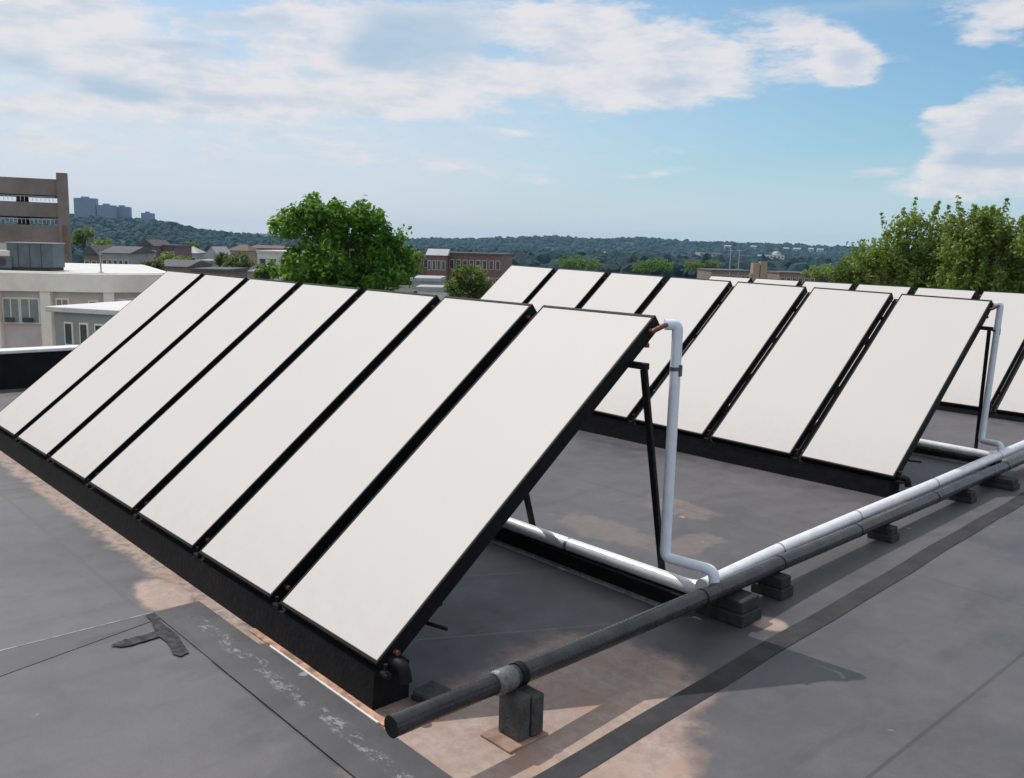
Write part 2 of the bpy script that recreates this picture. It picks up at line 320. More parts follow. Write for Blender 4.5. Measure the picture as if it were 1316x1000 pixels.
# ------------------------------------------------------------------ mesh building
class MB:
    def __init__(s): s.v = []; s.f = []; s.sm = []; s.mi = []
    def add(s, vs, fs, smooth=False, mi=0):
        o = len(s.v); s.v += [tuple(v) for v in vs]
        for f in fs: s.f.append(tuple(i+o for i in f)); s.sm.append(smooth); s.mi.append(mi)
        return s
    def box(s, a, b, mi=0, bev=0.0):
        x0, y0, z0 = a; x1, y1, z1 = b
        if bev <= 0:
            return s.add([(x0, y0, z0), (x1, y0, z0), (x1, y1, z0), (x0, y1, z0), (x0, y0, z1), (x1, y0, z1), (x1, y1, z1), (x0, y1, z1)],
                         [(0, 3, 2, 1), (4, 5, 6, 7), (0, 1, 5, 4), (1, 2, 6, 5), (2, 3, 7, 6), (3, 0, 4, 7)], mi=mi)
        c = bev; vs = []; idx = {}
        for sx in (0, 1):
            for sy in (0, 1):
                for sz in (0, 1):
                    X, Y, Z = (x0, x1)[sx], (y0, y1)[sy], (z0, z1)[sz]; dx, dy, dz = (c, -c)[sx], (c, -c)[sy], (c, -c)[sz]
                    idx[sx, sy, sz] = len(vs); vs += [(X, Y+dy, Z+dz), (X+dx, Y, Z+dz), (X+dx, Y+dy, Z)]
        fs = []
        def q(ks, ax, flip):
            f = [idx[k]+ax for k in ks]; fs.append(tuple(reversed(f)) if flip else tuple(f))
        q([(1, 0, 0), (1, 1, 0), (1, 1, 1), (1, 0, 1)], 0, False); q([(0, 0, 0), (0, 1, 0), (0, 1, 1), (0, 0, 1)], 0, True)
        q([(0, 1, 0), (0, 1, 1), (1, 1, 1), (1, 1, 0)], 1, False); q([(0, 0, 0), (0, 0, 1), (1, 0, 1), (1, 0, 0)], 1, True)
        q([(0, 0, 1), (1, 0, 1), (1, 1, 1), (0, 1, 1)], 2, False); q([(0, 0, 0), (1, 0, 0), (1, 1, 0), (0, 1, 0)], 2, True)
        for sx in (0, 1):
            for sy in (0, 1):
                f = [idx[sx, sy, 0]+0, idx[sx, sy, 0]+1, idx[sx, sy, 1]+1, idx[sx, sy, 1]+0]; fs.append(tuple(f if (sx+sy) % 2 == 0 else f[::-1]))
        for sy in (0, 1):
            for sz in (0, 1):
                f = [idx[0, sy, sz]+1, idx[0, sy, sz]+2, idx[1, sy, sz]+2, idx[1, sy, sz]+1]; fs.append(tuple(f if (sy+sz) % 2 == 0 else f[::-1]))
        for sx in (0, 1):
            for sz in (0, 1):
                f = [idx[sx, 0, sz]+2, idx[sx, 0, sz]+0, idx[sx, 1, sz]+0, idx[sx, 1, sz]+2]; fs.append(tuple(f if (sx+sz) % 2 == 0 else f[::-1]))
        for k, i in idx.items():
            f = (i, i+1, i+2); fs.append(f if sum(k) % 2 == 0 else f[::-1])
        return s.add(vs, fs, mi=mi)
    def bar(s, p, q, w, h=None, up=(0, 0, 1), bev=.004):
        h = h or w; p = Vector(p); q = Vector(q); d = (q-p); L = d.length; d.normalize()
        x = d.cross(Vector(up)); x = x.normalized() if x.length > 1e-4 else Vector((1, 0, 0)); z = x.cross(d)
        t = MB().box((-w/2, 0, -h/2), (w/2, L, h/2), bev=min(bev, w/5, h/5))
        return s.add([p+x*a+d*b+z*c for a, b, c in t.v], t.f)
    def tube(s, pts, r, seg=20, bend=0.0, cap=True, rs=None):
        pts = [Vector(p) for p in pts]
        if bend > 0 and len(pts) > 2:
            o = [pts[0]]
            for i in range(1, len(pts)-1):
                a, b, c = pts[i-1], pts[i], pts[i+1]; da = (a-b).normalized(); dc = (c-b).normalized()
                k = min(bend, (a-b).length*.45, (c-b).length*.45); A = b+da*k; C = b+dc*k
                for j in range(7):
                    t = j/6; o.append(A*(1-t)**2+b*2*t*(1-t)+C*t*t)
            o.append(pts[-1]); pts = o
        n = len(pts); vs = []; fs = []; x = None
        for i in range(n):
            d = (pts[min(i+1, n-1)]-pts[max(i-1, 0)]).normalized()
            if x is None:
                x = d.cross(Vector((0, 0, 1)))
                if x.length < .1: x = d.cross(Vector((1, 0, 0)))
            x = (x-d*x.dot(d)).normalized(); y = d.cross(x); rr = rs[i] if rs else r
            vs += [pts[i]+(x*math.cos(2*math.pi*k/seg)+y*math.sin(2*math.pi*k/seg))*rr for k in range(seg)]
        for i in range(n-1):
            for k in range(seg):
                k2 = (k+1) % seg; fs.append((i*seg+k, i*seg+k2, (i+1)*seg+k2, (i+1)*seg+k))
        s.add(vs, fs, True)
        if cap: s.add(vs[:seg], [tuple(range(seg))[::-1]]); s.add(vs[-seg:], [tuple(range(seg))])
        return s
    def prism(s, poly, z0, z1):
        n = len(poly)
        return s.add([(x, y, z0) for x, y in poly]+[(x, y, z1) for x, y in poly],
                     [tuple(range(n))[::-1], tuple(range(n, 2*n))]+[(i, (i+1) % n, n+(i+1) % n, n+i) for i in range(n)])
    def build(s, name, mat, parent=None, mats=None):
        me = bpy.data.meshes.new(name); me.from_pydata(s.v, [], s.f)
        me.polygons.foreach_set('use_smooth', s.sm)
        for mm in (mats or [mat]): me.materials.append(mm)
        if mats: me.polygons.foreach_set('material_index', s.mi)
        me.update(); o = bpy.data.objects.new(name, me); COL.objects.link(o)
        if parent: o.parent = parent
        return o

def tag(o, label=None, cat=None, group=None, kind=None):
    if label: o['label'] = label
    if cat: o['category'] = cat
    if group: o['group'] = group
    if kind: o['kind'] = kind
    return o
def empty(name, loc=(0, 0, 0), rz=0, label=None, cat=None, group=None):
    o = bpy.data.objects.new(name, None); COL.objects.link(o); o.location = loc; o.rotation_euler = (0, 0, rz); o.empty_display_size = .2
    return tag(o, label, cat, group)

ROOF = -.33          # height of the roof membrane
# ------------------------------------------------------------------ setting: roof, ground
GZ = -10.0
roof = tag(MB().box((-4.75, -6.0, ROOF-.4), (26, 30, ROOF)).build('flat_roof', M['roof']), kind='structure')
MB().prism([(7.13, -6), (8.52, -6), (7.53, -1.65), (7.26, -.49), (7.26, -.3), (7.13, -.3)], ROOF-.002, ROOF+.004).build('seam_strip', M['strip'], roof)
MBs = MB().box((7.135, -.495, ROOF+.004), (8.20, -.13, ROOF+.009)).build('seam_strip', M['strip'], roof)
MB().box((8.185, -.50, ROOF+.009), (13.5, -.095, ROOF+.014)).build('seam_strip', M['strip'], roof)
# bright metal edge beside the strip and a tan timber nailer in front of the curb
MB().box((8.25, -.094, ROOF+.001), (9.62, -.080, ROOF+.018)).build('edge_trim', M['coping'], roof)
MB().box((7.9, -.079, ROOF+.001), (9.66, -.026, ROOF+.012)).build('edge_board', M['tan'], roof)
sm = [(142, 830), (160, 831), (185, 824), (205, 818), (213, 824), (218, 830), (222, 840), (231, 843), (243, 838), (236, 828), (228, 815), (218, 808), (210, 802), (203, 794), (197, 788), (187, 791), (194, 797), (196, 803), (200, 811), (188, 815), (175, 818), (160, 822), (148, 826)]
_o = []
for i_ in range(len(sm)):
    a_ = sm[i_]; b_ = sm[(i_+1) % len(sm)]
    for k_ in range(6):
        f_ = k_/6; n_ = mnoise.noise(Vector((i_*1.7+f_*5, 3.1, 0)))*2.2; _o.append((a_[0]+(b_[0]-a_[0])*f_+n_, a_[1]+(b_[1]-a_[1])*f_+n_*.5))
sm = [onz(u, v, ROOF+.0115) for u, v in _o]
MB().add(sm, [tuple(range(len(sm)))[::-1]]).build('sealant_smear', M['sealant'], roof)
MB().box((7.116, -6, ROOF+.0005), (7.129, -.50, ROOF+.006)).build('lap_highlight', M['lap_highlight'], roof)  # pale strip painted in as the highlight on the lap's edge
# dark band running towards the back, slightly wavy
tp = MB(); vs = []; n = 60
for i in range(n):
    y = -.3+i*.32; o = .006*math.sin(y*1.7)+.005*math.sin(y*3.9)
    xx = 10.72 - .052*y
    vs += [(xx-.085+o, y, ROOF+.005), (xx+.085+o, y, ROOF+.005)]
tp.add(vs, [(2*i, 2*i+1, 2*i+3, 2*i+2) for i in range(n-1)]); tp.build('dark_band', M['roof_band'], roof)
# the body of our own building beneath the roof
b = MB().box((-4.7, -5.9, GZ), (25.9, 29.9, ROOF-.405)).build('building_below', M['grey_wall']); tag(b, kind='structure')
# parapet at the far left end of the roof
pw = empty('parapet_wall', (-5.0, 0, ROOF), 0, 'low black parapet with white metal coping along the left end of the roof', 'wall')
MB().box((-.17, -6, -.2), (.16, 30, .66)).build('wall_face', M['curb'], pw)
MB().box((-.23, -6, .66), (.20, 30, .72), bev=.01).build('coping', M['coping'], pw)

def hills_mesh():
    pass
gr = MB(); N = 40; ext = 5150
gr.box((-ext, -ext, GZ-1.5), (ext, ext, GZ)); tag(gr.build('ground', M['ground']), kind='structure')

def ridge(name, dist, prof, width, seed, kindname='hill'):
    """a ridge whose crest passes through (u, v) points at a distance"""
    us = np.arange(prof[0][0], prof[-1][0]+1, 8.0); vv = np.interp(us, [p_[0] for p_ in prof], [p_[1] for p_ in prof])
    mb = MB(); vs = []; K = 9; crest = []
    for i, (u, v) in enumerate(zip(us, vv)):
        c = at(u, v, dist); crest.append(c)
        dirv = (c-CAMLOC); dirv.z = 0; dirv.normalize()
        for k in range(K):
            t = k/(K-1); off = (t-.5)*2*width; hgt = math.cos((t-.5)*math.pi)**1.3
            z = GZ-.5+(c.z-GZ-3)*hgt; z += mnoise.noise(Vector((u*.05, t*5, seed)))*6*hgt*(1-hgt)
            q = c+dirv*off; vs.append((q.x, q.y, z))
    fs = [(i*K+k, (i+1)*K+k, (i+1)*K+k+1, i*K+k+1) for i in range(len(us)-1) for k in range(K-1)]
    mb.add(vs, fs, True); o = mb.build(name, M['hill']); tag(o, kind='structure')
    return us, crest, vs, K

# woodland: many rough crowns merged as one mass
ICO = None
def crown_lump(vs, fs, c, r, rng):
    global ICO
    if ICO is None:
        import bmesh
        bm = bmesh.new(); bmesh.ops.create_icosphere(bm, subdivisions=2, radius=1)
        ICO = ([v.co.copy() for v in bm.verts], [tuple(v.index for v in f.verts) for f in bm.faces]); bm.free()
    o = len(vs); sx, sy, sz = rng.uniform(.8, 1.25), rng.uniform(.8, 1.25), rng.uniform(.7, 1.25)
    for p_ in ICO[0]:
        k = r*rng.uniform(.78, 1.2); vs.append((c[0]+p_.x*k*sx, c[1]+p_.y*k*sy, c[2]+p_.z*k*sz))
    fs += [tuple(i+o for i in f) for f in ICO[1]]
def wood(name, spots, label, mat):
    rng = random.Random(5); vs = []; fs = []
    for c, r in spots: crown_lump(vs, fs, c, r, rng)
    mb = MB(); mb.v = vs; mb.f = fs; mb.sm = [False]*len(fs); mb.mi = [0]*len(fs)
    return tag(mb.build(name, mat), label, 'woodland', kind='stuff')

rng = random.Random(11)
LEFT = [(-60, 283), (60, 276), (100, 279), (150, 281), (200, 285), (225, 289), (250, 296), (285, 300), (320, 304), (360, 307), (420, 312), (480, 318)]
us, cr, hv, K = ridge('hill', 1500, LEFT, 420, 1)
spots = []
for _ in range(2300):
    i = rng.randrange(len(us)-1); k = rng.uniform(.3, 4.6); k0 = int(k); t = k-k0; a = Vector(hv[i*K+k0]); b_ = Vector(hv[i*K+k0+1]); c_ = Vector(hv[(i+1)*K+k0])
    q = a+(b_-a)*t+(c_-a)*rng.random(); spots.append((q, rng.uniform(4, 8)))
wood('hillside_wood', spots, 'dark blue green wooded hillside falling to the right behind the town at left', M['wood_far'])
RIGHT = [(480, 310), (530, 309), (560, 308), (600, 309), (640, 307), (680, 306), (705, 305), (760, 308), (800, 308), (830, 307), (870, 311), (900, 312), (960, 314), (1020, 316), (1060, 318), (1140, 320), (1260, 326), (1400, 330)]
us, cr, hv, K = ridge('hill', 2700, RIGHT, 500, 2)
spots = []
for _ in range(2300):
    i = rng.randrange(len(us)-1); k = rng.uniform(.5, 4.6); k0 = int(k); t = k-k0; a = Vector(hv[i*K+k0]); b_ = Vector(hv[i*K+k0+1]); c_ = Vector(hv[(i+1)*K+k0])
    q = a+(b_-a)*t+(c_-a)*rng.random(); spots.append((q, rng.uniform(6, 11)))
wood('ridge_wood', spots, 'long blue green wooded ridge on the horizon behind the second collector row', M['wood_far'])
FAR = [(120, 306), (280, 300), (330, 299), (400, 301), (480, 303), (560, 309), (620, 313)]
ridge('hill', 4200, FAR, 420, 3)
spots = []
for _ in range(3200):
    d = 10**rng.uniform(math.log10(330), math.log10(2200)); u = rng.uniform(540, 1330)
    if 845 < u < 1050 and 700 < d < 1500 and rng.random() < .75: continue
    q = gp(u, d, GZ+rng.uniform(1.5, 4.5)); spots.append((q, rng.uniform(3.2, 6.2)))
for _ in range(900):
    d = 10**rng.uniform(math.log10(260), math.log10(1100)); u = rng.uniform(60, 545)
    q = gp(u, d, GZ+rng.uniform(.5, 3)); spots.append((q, rng.uniform(2.5, 5)))
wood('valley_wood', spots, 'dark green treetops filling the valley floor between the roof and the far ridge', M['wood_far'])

# ------------------------------------------------------------------ solar collectors
P, PL, TILT, PW = 1.37842, 3.29077, .680237, 1.2
ROWS = [dict(D=0, dx=0, dz=0, sl=0, yaw=0), dict(D=7.41222, dx=-.24419, dz=.120526, sl=-.0180688, yaw=.0214282),
        dict(D=14.70, dx=-.35, dz=-.12, sl=-.005, yaw=0)]
for r_ in ROWS:
    r_['M'] = Matrix.Translation((r_['dx'], r_['D'], r_['dz'])) @ Matrix.Rotation(r_['yaw'], 4, 'Z') @ Matrix.Rotation(-math.atan(r_['sl']), 4, 'Y')
def build_collector():
    e = empty('solar_collector')
    g = MB().box((0, .005, -.012), (PW, PL-.03, 0), bev=.003).build('glazing', M['glass'], e)
    f = MB(); o = .020; z0, z1 = -.115, .001
    f.box((-o, -.016, z0), (-.0005, PL+.0, z1), bev=.002); f.box((PW+.0005, -.016, z0), (PW+o, PL, z1), bev=.002)
    f.box((0, -.016, z0), (PW, .004, z1), bev=.002); f.box((0, PL-.029, z0), (PW, PL, z1), bev=.003)
    f.build('frame', M['frame'], e)
    MB().box((0, .005, z0+.006), (PW, PL-.031, z0+.012)).build('back_sheet', M['frame'], e)
    for x in (-o-.035, PW+o):
        for y in (PL-.12, .12): MB().tube([(x, y, -.055), (x+.035, y, -.055)], .018, 12).build('header_stub', M['copper'], e)
    return e
def copy_tree(o, parent=None, deep=0):
    c = o.copy(); COL.objects.link(c)
    if parent: c.parent = parent
    for ch in list(o.children): copy_tree(ch, c)
    return c
ORD = ['leftmost', 'second from the left', 'third from the left', 'middle', 'third from the right', 'second from the right', 'rightmost']
RN = ['front row, nearest the camera', 'middle row', 'back row, behind the others']
RC = ['front row of seven tilted collectors', 'middle row of seven tilted collectors', 'back row of seven tilted collectors']
proto = build_collector(); first = True
for ri, r_ in enumerate(ROWS):
    for k in range(7):
        c = proto if first else copy_tree(proto); first = False
        c.matrix_world = r_['M'] @ Matrix.Translation((k*P, 0, 0)) @ Matrix.Rotation(TILT, 4, 'X')
        extra = {(0, 6): ', black side above the dark pipe', (0, 0): ', cut by the picture edge'}.get((ri, k), '')
        lab = 'pale tilted solar collector, %s of the %s%s' % (ORD[k], RN[ri] if not extra else RN[ri].split(',')[0], extra)
        tag(c, lab, 'solar panel', RC[ri])

def slope_pt(x, s, off): # point in row space at slope distance s, off below the surface
    return (x, s*math.cos(TILT)+off*math.sin(TILT), s*math.sin(TILT)-off*math.cos(TILT))
def build_rack(r_, label):
    e = empty('mounting_rack'); e.matrix_world = r_['M']; tag(e, label, 'rack', 'mounting racks under the collectors')
    rz = lambda x: ROOF-r_['dz']-r_['sl']*x
    a, b_ = -.12, 9.46
    def wedge(y0, y1, zt, name, mat, x0=a, x1=b_, fr=0.0):
        MB().add([(x0, y0-fr, rz(x0)), (x1, y0-fr, rz(x1)), (x1, y1, rz(x1)), (x0, y1, rz(x0)), (x0, y0, zt), (x1, y0, zt), (x1, y1, zt), (x0, y1, zt)],
                 [(0, 3, 2, 1), (4, 5, 6, 7), (0, 1, 5, 4), (1, 2, 6, 5), (2, 3, 7, 6), (3, 0, 4, 7)]).build(name, mat, e)
    wedge(-.005, .26, -.075, 'front_curb', M['curb'], fr=.02)
    wedge(2.74, 2.99, -.185, 'back_beam', M['curb'], -.1, 9.75)
    MB().add([(-.1, 2.70, rz(-.1)+.004), (9.75, 2.70, rz(9.75)+.004), (9.75, 2.735, rz(9.75)+.012), (-.1, 2.735, rz(-.1)+.012),
              (-.1, 2.735, rz(-.1)+.03), (9.75, 2.735, rz(9.75)+.03)], [(0, 1, 2, 3), (3, 2, 5, 4)]).build('metal_flange', M['galv'], e)
    for s, xe_ in ((.55, 9.44), (2.88, 9.62)): MB().bar(slope_pt(-.1, s, .145), slope_pt(xe_, s, .145), .05, .05).build('purlin', M['steel_dark'], e)
    for k in range(6):
        x = (k+1)*P-.089
        MB().bar(slope_pt(x, .02, .10), slope_pt(x, 3.27, .10), .10, .012, up=(0, -math.sin(TILT), math.cos(TILT))).build('rafter', M['steel_dark'], e)
    MB().bar(slope_pt(9.36, .05, .19), slope_pt(9.36, 3.1, .19), .045, .05, up=(0, -math.sin(TILT), math.cos(TILT))).build('rafter', M['steel_dark'], e)
    for x in (9.44, 7.86, 6.30, 4.74, 3.18, 1.62, .12):
        top = Vector(slope_pt(x+.13 if x > 9 else x, 2.88, .175)); ft = Vector((x-.04, 2.95, -.185))
        lg = MB().bar(top, ft, .048, .048).build('leg', M['steel_dark'], e)
        MB().box((ft.x-.06, ft.y-.035, -.184), (ft.x+.06, ft.y+.035, -.172)).build('foot_plate', M['steel_dark'], lg)
    # clamps holding the collectors at the foot of each gap
    for k in range(1, 8):
        x = k*P-.089; c_ = MB(); c_.box((x-.04, -.01, -.075), (x+.04, .03, -.045), bev=.004); c_.tube([(x, .01, -.03), (x, .01, .01)], .012, 8)
        c_.build('clamp', M['steel_dark'], e)
    MB().tube([(9.44, .10, -.02), (9.60, .12, -.03), (9.62, .12, -.12)], .04, 16, bend=.05).build('drain_elbow', M['steel_dark'], e)
    MB().box((9.45, .03, -.10), (9.52, .22, -.075), bev=.004).build('end_bracket', M['steel_dark'], e)
    MB().tube([(9.455, .06, .0), (9.455, .15, .09)], .008, 8).build('tie_wire', M['galv'], e)
    MB().bar(slope_pt(9.44, .40, .16), slope_pt(9.62, .43, .17), .022, .022).build('rail_end', M['steel_dark'], e)
    return e
build_rack(ROWS[0], 'black curb, legs and rails carrying the front row of collectors')
build_rack(ROWS[1], 'black curb, legs and rails carrying the middle row of collectors')
build_rack(ROWS[2], 'black curb and rails carrying the back row of collectors')

# ------------------------------------------------------------------ pipes
def build_riser(r_, label, blue):
    e = empty('riser_pipe'); e.matrix_world = r_['M']; tag(e, label, 'pipe', 'risers at the row ends')
    hy = (PL-.12)*math.cos(TILT)+.055*math.sin(TILT); hz = (PL-.12)*math.sin(TILT)-.055*math.cos(TILT)
    st = MB().tube([(9.43, hy, hz), (9.52, hy, hz+.0), (9.56, hy+.07, hz+.04), (9.562, hy+.15, hz+.055)], .02, 12).build('copper_stub', M['copper'], e)
    v = MB().tube([(9.47, hy, hz), (9.475, hy-.01, hz-.12)], .012, 10); v.tube([(9.475, hy-.01, hz-.10), (9.475, hy-.01, hz-.13)], .02, 10); v.build('air_vent', M['copper'], e)
    if r_['D'] == 0: pts = [(9.535, 2.62, 2.0), (9.60, 2.70, 2.0), (9.60, 2.70, .115), (10.01, 2.79, .10), (10.02, 2.80, -.05)]
    else: pts = [(9.50, 2.58, 2.0), (9.57, 2.66, 2.02), (9.55, 2.66, .10), (9.86, 2.50, .13), (9.87, 2.50, -.03)]
    MB().tube(pts, .043, 20, bend=.06).build('jacketed_riser', M['blue_white'], e)
    MB().tube([(pts[2][0], pts[2][1], 1.64), (pts[2][0], pts[2][1], 1.67)], .0455, 20).box((pts[2][0]+.03, pts[2][1]-.012, 1.60), (pts[2][0]+.062, pts[2][1]+.012, 1.69), bev=.004).build('pipe_clip', M['galv_dull'], e)
    return e
build_riser(ROWS[0], 'pale blue white riser pipe down from the top corner of the front row', True)
build_riser(ROWS[1], 'pale blue white riser pipe down from the top corner of the middle row', True)
def row_pipe(r_, label, xe):
    e = empty('return_pipe'); e.matrix_world = r_['M']; tag(e, label, 'pipe', 'silver pipes along the back of the rows')
    MB().tube([(-.1, 2.75, -.122), (5, 2.77, -.122), (xe-.12, 2.84, -.122), (xe, 2.87, -.10)], .060, 20, bend=.05).build('jacket', M['white_jacket'], e)
    for x in (2.1, 4.4, 8.4): MB().tube([(x, 2.7505+.004*x+max(0, x-5)*.0105, -.122), (x+.03, 2.7505+.004*(x+.03)+max(0, x-5)*.0105, -.122)], .0625, 20).build('jacket_band', M['galv'], e)
    return e
row_pipe(ROWS[0], 'silver jacketed pipe along the back of the front row', 9.88)
row_pipe(ROWS[1], 'silver jacketed pipe along the back of the middle row', 9.72)

BP = [onz(503, 934, .04), onz(655, 871, .035), onz(800, 811.5, -.005), onz(900, 768.5, -.045), onz(1000, 724.5, -.08), onz(1100, 682.5, -.11), onz(1200, 640, -.125), onz(1290, 600, -.13)]
d = (BP[-1]-BP[-3]).normalized(); BP += [BP[-1]+d*2.2, BP[-1]+d*7.5]
e = empty('main_pipe', (0, 0, 0), 0, 'thick dark grey ribbed pipe running across the roof from the bottom to the right edge', 'pipe')
MB().tube(BP[:2], .060, 28).build('jacket', M['black_jacket'], e)
MB().tube(BP[1:], .067, 28, bend=.3).build('jacket', M['black_jacket'], e)
cd = (BP[2]-BP[1]).normalized()
MB().tube([BP[1]-cd*.13, BP[1]-cd*.12, BP[1]+cd*.0, BP[1]+cd*.02], .09, 28, rs=[.062, .074, .074, .068]).build('coupling', M['galv_dull'], e)
MB().tube([BP[0]-(BP[1]-BP[0]).normalized()*.004, BP[0]], .0605, 28).build('end_cap', M['curb'], e)
MB().tube([BP[1]+cd*.05, BP[1]+cd*.10], .074, 28).build('band', M['galv' if False else 'curb'], e)
for i, yy in enumerate((3, 4, 5, 6, 7)):
    a = BP[yy]; dd = (BP[min(yy+1, 8)]-BP[yy-1]).normalized(); MB().tube([a, a+dd*.02], .0695, 28).build('band', M['curb'], e)
AP = [onz(902, 754, -.06), onz(1000, 707, -.06), onz(1100, 664, -.06), onz(1200, 622, -.06), onz(1282, 586, -.06)]
d = (AP[-1]-AP[-3]).normalized(); AP += [AP[-1]+d*1.2, AP[-1]+d*7]
e = empty('supply_pipe', (0, 0, 0), 0, 'long silver white jacketed pipe lying beside the dark main pipe', 'pipe')
MB().tube(AP, .060, 24, bend=.3).build('jacket', M['white_jacket'], e)
for k in (1, 2, 3, 4): MB().tube([AP[k], AP[k]+Vector((0, .025, 0))], .0625, 24).build('jacket_band', M['galv'], e)

# support blocks
def pipe_at(y):
    for a, b_ in zip(BP, BP[1:]):
        if a.y <= y <= b_.y: return a+(b_-a)*((y-a.y)/(b_.y-a.y))
    return BP[0]
c = pipe_at(.58)
e = empty('tall_block_support', (c.x+.05, .50, ROOF), .02, 'tall grey blocks on a tan board under the near end of the dark pipe', 'support block', 'blocks under the main pipe')
zt = c.z-.068-ROOF
MB().box((-.14, -.19, 0), (.12, .13, .016), bev=.003).build('base_board', M['rust_board'], e)
MB().box((-.10, -.09, .016), (.09, .005, zt), bev=.012).build('block', M['concrete'], e)
MB().box((-.085, .012, .016), (.10, .11, zt-.02), bev=.012).build('block', M['concrete'], e)
MB().box((-.13, -.07, zt-.05), (.185, .10, zt-.004), bev=.008).build('cap_block', M['darkblock'], e) if False else None
LBL = ['wide low black block under the pipes beside the silver riser foot', 'second low black block from the riser foot, under the dark pipe',
       'low black block under the middle of the dark pipe', 'low black block under the dark pipe near the middle row corner', 'dark grey block under the dark pipe at the right edge of the picture']
for (yy, wx, wy, off), lb in zip([(3.02, .44, .30, -.02), (3.72, .30, .2, 0), (6.0, .26, .2, 0), (8.25, .26, .2, 0), (9.35, .42, .26, .06)], LBL):
    c = pipe_at(yy); h = c.z-.068-ROOF
    e = empty('pipe_block', (c.x+off, yy, ROOF), .03, lb, 'support block', 'blocks under the main pipe')
    MB().box((-wx/2, -wy/2, 0), (wx/2, wy/2, h*.5), bev=.008).build('lower_block', M['darkblock'], e)
    MB().box((-wx/2+.02, -wy/2+.02, h*.5), (wx/2-.02, wy/2-.02, h-.001), bev=.008).build('upper_block', M['darkblock'], e)
_q = onz(553, 893, ROOF+.03)
e = empty('loose_block', (_q.x+.03, _q.y+.02, ROOF), .15, 'small flat grey block lying at the foot of the nearest collector', 'block')
MB().box((-.13, -.10, 0), (.13, .10, .03), bev=.005).build('lower_slab', M['darkblock'], e)
MB().box((-.12, -.09, .03), (.12, .09, .062), bev=.005).build('upper_slab', M['concrete'], e)

# ------------------------------------------------------------------ buildings
def house(name, u, dep, v_top, wpx, dpm, roof, wall, roofm, label, cat='house', rot=0, ridge_h=None, wins=0, winmat='window', floors=1, group=None, tall=None):
    """a building on the ground with its eaves at (u, v_top); wpx its width in pixels of the photograph"""
    ztop = at(u, v_top, dep).z; base = gp(u, dep, GZ); wd = wpx*dep/F; h = ztop-GZ
    if tall: base.z = ztop-tall; h = tall
    e = empty(name, base, A0+rot, label, cat, group)
    MB().box((-wd/2, 0, 0), (wd/2, dpm, h)).build('wall', M[wall], e)
    rh = ridge_h if ridge_h is not None else wd*.22
    o = .3
    if roof == 'flat':
        MB().box((-wd/2-.15, -.15, h), (wd/2+.15, dpm+.15, h+.35)).build('roof', M[roofm], e)
    elif roof == 'gable_side':     # ridge runs left-right
        MB().add([(-wd/2-o, -o, h), (wd/2+o, -o, h), (wd/2+o, dpm+o, h), (-wd/2-o, dpm+o, h), (-wd/2-o, dpm/2, h+rh), (wd/2+o, dpm/2, h+rh)],
                 [(0, 1, 5, 4), (2, 3, 4, 5), (0, 4, 3), (1, 2, 5), (0, 3, 2, 1)]).build('roof', M[roofm], e)
    elif roof == 'gable_front':
        MB().add([(-wd/2-o, -o, h), (wd/2+o, -o, h), (wd/2+o, dpm+o, h), (-wd/2-o, dpm+o, h), (0, -o, h+rh), (0, dpm+o, h+rh)],
                 [(0, 1, 4), (1, 2, 5, 4), (3, 0, 4, 5), (2, 3, 5), (0, 3, 2, 1)]).build('roof', M[roofm], e)
    else:
        MB().add([(-wd/2-o, -o, h), (wd/2+o, -o, h), (wd/2+o, dpm+o, h), (-wd/2-o, dpm+o, h), (-wd*.18, dpm/2, h+rh), (wd*.18, dpm/2, h+rh)],
                 [(0, 1, 5, 4), (1, 2, 5), (2, 3, 4, 5), (3, 0, 4), (0, 3, 2, 1)]).build('roof', M[roofm], e)
    if wins:
        sp_ = wd/wins
        for fl in range(floors):
            for i in range(wins):
                x = -wd/2+sp_*(i+.5); z = h-1.0-1.5-fl*3.1; ww = min(sp_*.28, .8)
                f = MB().box((x-ww-.08, -.07, z-.08), (x+ww+.08, .02, z+1.58)).build('window', M['white_wall'], e)
                MB().box((x-ww, -.10, z), (x+ww, -.072, z+1.5)).build('pane', M[winmat], f)
    return e

